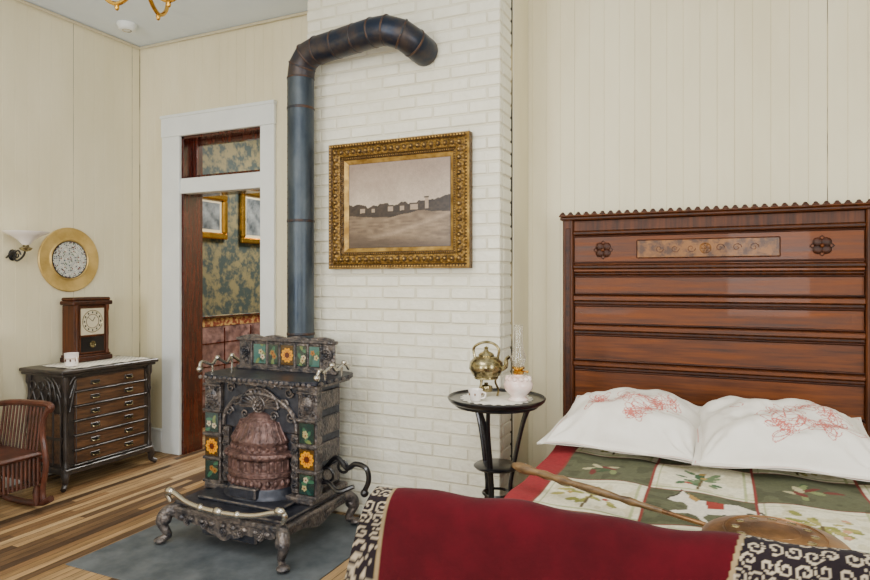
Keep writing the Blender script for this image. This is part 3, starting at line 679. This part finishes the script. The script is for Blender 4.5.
C[hp([(-.55,.66),(-.45,.58),(-.28,.42),(-.35,.34),(-.5,.46)])]=LN(180,146,90)
e=((fu<.007)|(fv<.007)); C[e]=LN(150,64,58)
C[(U<qx0)&(U>QX0-.2)]=LN(166,48,54)
C*=(1+.10*(rng.rand(*U.shape)-.5))[...,None]
Z=Z+.005*np.minimum(np.abs(np.sin(pi*fu/bs)),.4)+.005*np.minimum(np.abs(np.sin(pi*fv/bs)),.4)
o=grid('patchwork_quilt',np.stack([U,V,Z],-1),C,'cloth',tuple(bed.location)); child(o,bed)
def pillow(cx,yb,seed,w=.66,d=.64,tilt=17,yaw=0,zoff=0):
    st=.0035; n=int(w/st);m_=int(d/st)
    U,V=np.meshgrid(np.linspace(-w/2,w/2,n),np.linspace(-d/2,d/2,m_),indexing='ij')
    hem=.028; a=np.clip(np.abs(U)/(w/2-hem),0,1);c=np.clip(np.abs(V)/(d/2-hem),0,1)
    Hh=.135*((1-a**3)**.6)*((1-c**3)**.6)
    rs=np.random.RandomState(seed); ph=rs.rand(6)*6
    # soft creases radiating from the corners
    cr_=np.zeros(U.shape)
    for sx_ in(-1,1):
        for sy_ in(-1,1):
            dx,dy=U-sx_*w/2,V-sy_*d/2; an=np.arctan2(dy,dx); rr_=np.hypot(dx,dy); cr_+=.007*np.sin(an*13+ph[4]+sx_)*np.exp(-((rr_-.12)/.09)**2)
    wr=.007*np.sin(U*26+V*16+ph[0])+.007*np.sin(U*17-V*29+ph[1])+.03*(vnoise(U+2,V+2,8,seed)-.5)+.012*(vnoise(U+2,V+2,22,seed+1)-.5)+cr_
    Zt=Hh+wr*np.clip(Hh/.05,0,1)+.008*np.sin(U*14+ph[3])*(c>.99)+.006*np.sin(V*16+ph[4])*(a>.99)
    kx=1-.07*(1-(V/(d/2))**2); ky=1-.09*(1-(U/(w/2))**2)
    X=U*kx;Y=V*ky
    mask=np.zeros(U.shape); q=random.Random(seed); polys=[]
    vc=-.04
    for k in range(11):
        fx,fy=q.uniform(-.19,.19),vc+q.uniform(-.14,.14); R0=q.uniform(.022,.045)
        polys+= [flowerpts(fx,fy,R0,q.choice([5,6,7]),q.random()),flowerpts(fx,fy,R0*.62,5,1),flowerpts(fx,fy,R0*.3,4,2)]
        for j in range(5): polys.append(leafpts(fx,fy,q.uniform(0,6.3),q.uniform(.05,.09),.4))
    for k in range(8):
        x,y,a_=q.uniform(-.17,.17),vc+q.uniform(-.14,.14),q.uniform(0,6.3); l=[]; cu=q.uniform(.15,.4)
        for j in range(18): l.append((x,y)); a_+=cu; x+=.009*math.cos(a_); y+=.009*math.sin(a_)
        polys.append(l)
    for pl_ in polys: stroke(mask,-w/2,-d/2,st,pl_,.0018)
    C=np.ones(U.shape+(3,))*LN(234,229,220)
    C[mask>0]=LN(212,124,114)
    bl=((np.abs(np.abs(U)-(w/2-.010))<.0022)&(np.abs(V)<d/2-.01))|((np.abs(np.abs(V)-(d/2-.010))<.0022)&(np.abs(U)<w/2-.01)); C[bl]=LN(226,156,146)
    T=Matrix.Translation((cx,yb,.66+zoff))@Matrix.Rotation(math.radians(yaw),4,'Z')@Matrix.Rotation(math.radians(tilt),4,'X')@Matrix.Translation((0,d/2,.03))
    A=np.array(T)
    def tr(X,Y,Z): 
        P=np.stack([X,Y,Z,np.ones_like(X)],-1)@A.T; return P[...,:3]
    o=empty('embroidered_pillow',(cx,yb+.3,.7))
    t=grid('pillow_front',tr(X,Y,Zt),C,'linen',tuple(o.location)); child(t,o)
    Zb=-.3*Hh; t=grid('pillow_back',tr(X,Y,Zb-.001)[:,::-1],C*0+LN(236,230,220),'linen',tuple(o.location)); child(t,o)
pillow(-.395,2.65,11,w=.67,d=.62,tilt=10,yaw=-5); pillow(.25,2.62,23,w=.70,d=.62,tilt=10,yaw=4,zoff=.004)
# velvet throw over the footboard
st=.004; Xs=np.arange(BX0-.012,BX1+.03,st)
prf=[(1.37,.30),(1.385,.5),(1.40,.70),(1.415,.79),(1.435,.835),(1.465,.855),(1.495,.852),(1.525,.83),(1.535,.78),(1.54,.70),(1.545,.665),(1.60,.672)]
pp=bez([(0,a,c) for a,c in prf],14); pp=np.array([[p[1],p[2]] for p in pp])
U=np.repeat(Xs[:,None],len(pp),1); S=np.repeat(np.cumsum(np.r_[0,np.hypot(*np.diff(pp,axis=0).T)])[None],len(Xs),0)
Y=np.repeat(pp[None,:,0],len(Xs),0); Z=np.repeat(pp[None,:,1],len(Xs),0)
low=np.clip((.8-Z)/.4,0,1)*(Y<1.47)
Y=Y-low*(.02*np.sin(U*17+.5)+.012*np.sin(U*31))-.01*low
dL=np.clip((BX0+.06-U)/.08,0,1); X=U-.08*dL*np.clip((.86-Z)/.3,0,1)-.004*dL; Z=Z-.012*dL+.004*np.sin(U*11)+.004*np.sin(U*27+1)
C=np.ones(U.shape+(3,))*LN(92,17,28)
bd=(U<BX0+.045)|((U>.03+.25*(S-.55))&(U<.40+.2*(S-.55)))
C[bd]=LN(40,32,36)
mk=np.zeros(U.shape,bool); q=random.Random(9)
def spir(cx,cy,R,ph,f):
    return [(cx+R*(1-.8*t)*math.cos(ph+f*t*7),cy+R*(1-.8*t)*math.sin(ph+f*t*7)) for t in np.linspace(0,1,22)]
sp=[]; sg=.034
for i_,s_ in enumerate(np.arange(0.02,.85,sg)):
    for u_ in [BX0-.002,BX0+.03]+list(np.arange(.0,.52,sg)+(.5*sg if i_%2 else 0)):
        sp.append((u_+q.uniform(-.004,.004),s_+q.uniform(-.004,.004),q.uniform(0,6.3),q.choice([-1,1])))
iu=lambda a:int((a-Xs[0])/st)
srow=S[0]
for (a,c,ph,f) in sp:
    i0,i1=max(0,iu(a)-6),min(len(Xs),iu(a)+7); js=np.where(np.abs(srow-c)<.024)[0]
    if i1<=i0 or len(js)==0: continue
    j0,j1=js[0],js[-1]+1
    un,sn=U[i0:i1,j0:j1],S[i0:i1,j0:j1]; dm=np.full(un.shape,9.)
    for p in spir(a,c,.0165,ph,f): dm=np.minimum(dm,np.hypot(un-p[0],sn-p[1]))
    mk[i0:i1,j0:j1]|=dm<.0025
C[bd&mk]=LN(186,172,150)
ee=bd&((np.abs(U-(.03+.25*(S-.55))-.005)<.005)|(np.abs(U-BX0-.043)<.004)); C[ee]=LN(160,140,108)
thr=grid('velvet_throw',np.stack([X,Y,Z],-1),C,'velvet',(-.08,1.48,.8)); 
# warming pan
b=B(); A=Vector((.13,1.86,.705)); E=Vector((-.675,2.17,.735)); d=(E-A).normalized()
b.lathe([(0,-.03),(.15,-.03),(.17,-.015),(.174,.005),(.176,.012),(.166,.02),(.155,.022),(.12,.034),(.06,.042),(0,.044)],'copper',A,40)
b.ring(A+Vector((0,0,.033)),.12,.004,'copper','z'); b.ring(A+Vector((0,0,.04)),.06,.003,'copper','z')
for k in range(12):
    t=k*pi/6; b.ball(A+Vector((.09*math.cos(t),.09*math.sin(t),.037)),(.014,.014,.003),'brassO',8)
q=A+d*.165
L=(E-q).length
rr=[.008,.009,.009,.013,.009,.012,.013,.013,.012,.010,.017,.011,.015,.011,.017,.019,.010]
b.tube([q+d*L*t for t in np.linspace(0,.22,5)],.007,'copper',10)
b.tube([q+d*L*t for t in np.linspace(.2,1,17)],rr,'handle',12)
b.obj('copper_warming_pan',A)
# ---------------------------------------------------------------- side table
tx,ty,tz=-.995,2.92,.815
b=B(); b.lathe([(0,-.012),(.2,-.014),(.225,-.01),(.235,0),(.24,.012),(.236,.016),(.228,.006),(0,.004)],'black',(tx,ty,tz),48)
b.ring((tx,ty,tz-.02),.2,.008,'black','z',32)
for k in range(3):
    a=k*2*pi/3+.5
    for da in(-.13,.13):
        c_,s_=math.cos(a+da),math.sin(a+da); c2,s2=math.cos(a+da*.4),math.sin(a+da*.4)
        b.tube(bez([(tx+.17*c_,ty+.17*s_,tz-.015),(tx+.13*c2,ty+.13*s2,tz-.12),(tx+.085*c2,ty+.085*s2,.49),(tx+.07*c2,ty+.07*s2,.35),(tx+.12*c2,ty+.12*s2,.12),(tx+.18*c_,ty+.18*s_,.012)],6),.010,'black',8)
b.lathe([(0,0),(.105,0),(.112,.008),(.105,.014),(0,.012)],'black',(tx,ty,.485),32)
b.ring((tx,ty,.36),.065,.007,'black','z'); b.obj('side_table',(tx,ty,0))
b=B()
b.lathe([(.155,-.0),(.165,.002),(.16,.004),(0,.004)],'lace',(tx,ty,tz+.006),48)
for i in range(24): b.ball((tx+.165*math.cos(i*pi/12),ty+.165*math.sin(i*pi/12),tz+.008),(.014,.014,.0025),'lace',8)
b.obj('lace_doily',(tx,ty,tz))
kx_,ky_,kz=tx-.06,ty+.02,tz+.012
b=B()
for k in range(3):
    a=k*2*pi/3+.3; b.tube(bez([(kx_+.055*math.cos(a),ky_+.055*math.sin(a),kz),(kx_+.06*math.cos(a),ky_+.06*math.sin(a),kz+.03),(kx_+.045*math.cos(a),ky_+.045*math.sin(a),kz+.07),(kx_+.055*math.cos(a),ky_+.055*math.sin(a),kz+.10)],4),.006,'brassO',6)
b.ring((kx_,ky_,kz+.09),.055,.006,'brassO','z'); b.lathe([(.0,.02),(.03,.022),(.034,.035),(.03,.05),(.01,.055),(.01,.065),(0,.066)],'brassO',(kx_,ky_,kz),16)
b.lathe([(.03,.085),(.066,.10),(.086,.135),(.082,.165),(.06,.19),(.038,.197),(.04,.203),(.032,.212),(.014,.22),(.008,.23),(.013,.238),(.0,.246)],'brassO',(kx_,ky_,kz),28)
b.tube(bez([(kx_+.065,ky_,kz+.13),(kx_+.10,ky_,kz+.15),(kx_+.105,ky_,kz+.185),(kx_+.12,ky_,kz+.2)],5),[.014-.0004*i for i in range(16)],'brassO',8)
b.tube(bez([(kx_-.06,ky_,kz+.185),(kx_-.065,ky_,kz+.235),(kx_-.02,ky_,kz+.262),(kx_+.03,ky_,kz+.262),(kx_+.065,ky_,kz+.235),(kx_+.06,ky_,kz+.185)],5),.007,'brassO',8)
b.obj('brass_kettle_on_stand',(kx_,ky_,kz))
b=B(); p=(tx-.06,ty-.13,tz+.012)
b.lathe([(.02,0),(.024,.003),(.03,.03),(.036,.055),(.033,.055),(.026,.02),(0,.008)],'milk',p,18); b.tube(bez([(p[0]+.03,p[1],p[2]+.045),(p[0]+.05,p[1],p[2]+.04),(p[0]+.045,p[1],p[2]+.02),(p[0]+.026,p[1],p[2]+.014)],4),.004,'milk',6)
for i in range(6): b.ball((p[0]+.032*math.cos(i),p[1]+.032*math.sin(i),p[2]+.035),(.004,.004,.007),'copper',6)
b.obj('china_cup',p)
lx,ly,lz=tx+.12,ty-.03,tz+.012
b=B(); b.lathe([(.045,0),(.05,.006),(.035,.018),(.045,.03),(.066,.055),(.07,.08),(.055,.105),(.025,.118),(.022,.125)],'pink',(lx,ly,lz),30)
for i in range(12): b.ball((lx+.052*math.cos(i*pi/6),ly+.052*math.sin(i*pi/6),lz+.105),(.014,.014,.012),'pink',8)
b.lathe([(.02,.12),(.026,.128),(.026,.14),(.02,.145),(.03,.152),(.03,.16)],'brass',(lx,ly,lz),20); b.tube([(lx+.02,ly,lz+.14),(lx+.045,ly-.01,lz+.14)],.003,'brass',6); b.ball((lx+.047,ly-.01,lz+.14),.007,'brass',8)
b.lathe([(.024,.16),(.034,.185),(.036,.205),(.026,.24),(.021,.28),(.022,.36),(.0205,.36),(.0195,.28),(.0245,.24),(.0345,.205),(.0325,.185),(.023,.161)],'glass',(lx,ly,lz),28)
b.obj('oil_lamp',(lx,ly,lz))
# ---------------------------------------------------------------- windows + light
def window(name,cx,z0,z1,w):
    b=B(); y=YF
    for x0,x1,a,c in((cx-w/2-.1,cx-w/2,z0-.1,z1+.1),(cx+w/2,cx+w/2+.1,z0-.1,z1+.1),(cx-w/2,cx+w/2,z1,z1+.1),(cx-w/2,cx+w/2,z0-.1,z0),(cx-w/2,cx+w/2,(z0+z1)/2-.02,(z0+z1)/2+.02)):
        b.box(x0,x1,y+.001,y+.04,a,c,'white',.004)
    b.box(cx-w/2,cx+w/2,y+.001,y+.01,z0,z1,'milk'); b.obj(name,(cx,y,z0))
window('window_1',-2.6,.9,2.6,1.0); window('window_2',.6,.9,2.6,1.0)
b=B(); b.box(XR-.04,XR-.001,.2,1.3,.8,2.7,'white',.005); b.box(XR-.045,XR-.03,.3,1.2,.9,2.6,'milk'); b.obj('window_3',(XR,.75,.8))
def area(name,loc,rot,sx,sy,e,c):
    l=D.lights.new(name,'AREA'); l.shape='RECTANGLE'; l.size=sx;l.size_y=sy;l.energy=e;l.color=c
    o=D.objects.new(name,l); SC.objects.link(o); o.location=loc;o.rotation_euler=rot
area('window_light_1',(-2.6,YF+.06,1.75),(pi/2,0,0),1.0,1.7,108,(.96,.98,1))
area('window_light_2',(.6,YF+.06,1.75),(pi/2,0,0),1.0,1.7,96,(.96,.98,1))
area('window_light_3',(XR-.06,.75,1.75),(pi/2,0,pi/2),.9,1.7,70,(.93,.97,1))
area('overhead_fill',(-1.4,.6,H-.1),(0,0,0),1.6,1.6,68,(1,.95,.87))  # added soft fill under the ceiling, no fixture here, apart from the chandelier
area('uplight_fill',(-1.6,-.8,1.0),(pi,0,0),1.2,1.2,44,(.95,.97,1))  # added unseen fill facing up to brighten the ceiling, no lamp stands here
area('hall_fill',(-3.2,5.4,H-.2),(0,0,0),.8,.8,120,(1,.94,.86))  # added unseen fill to brighten the hall, not a fixture
w=D.worlds.new('World'); SC_=bpy.context.scene; SC_.world=w; w.use_nodes=True
w.node_tree.nodes['Background'].inputs[0].default_value=(.9,.95,1,1); w.node_tree.nodes['Background'].inputs[1].default_value=.4
cam=D.cameras.new('Camera'); cam.lens=25.99; cam.sensor_width=36; cam.shift_y=-.0115; cam.clip_start=.05
co=D.objects.new('Camera',cam); SC.objects.link(co); co.location=(0,0,1.4); co.rotation_euler=(pi/2,0,math.radians(24.4))
SC_.camera=co
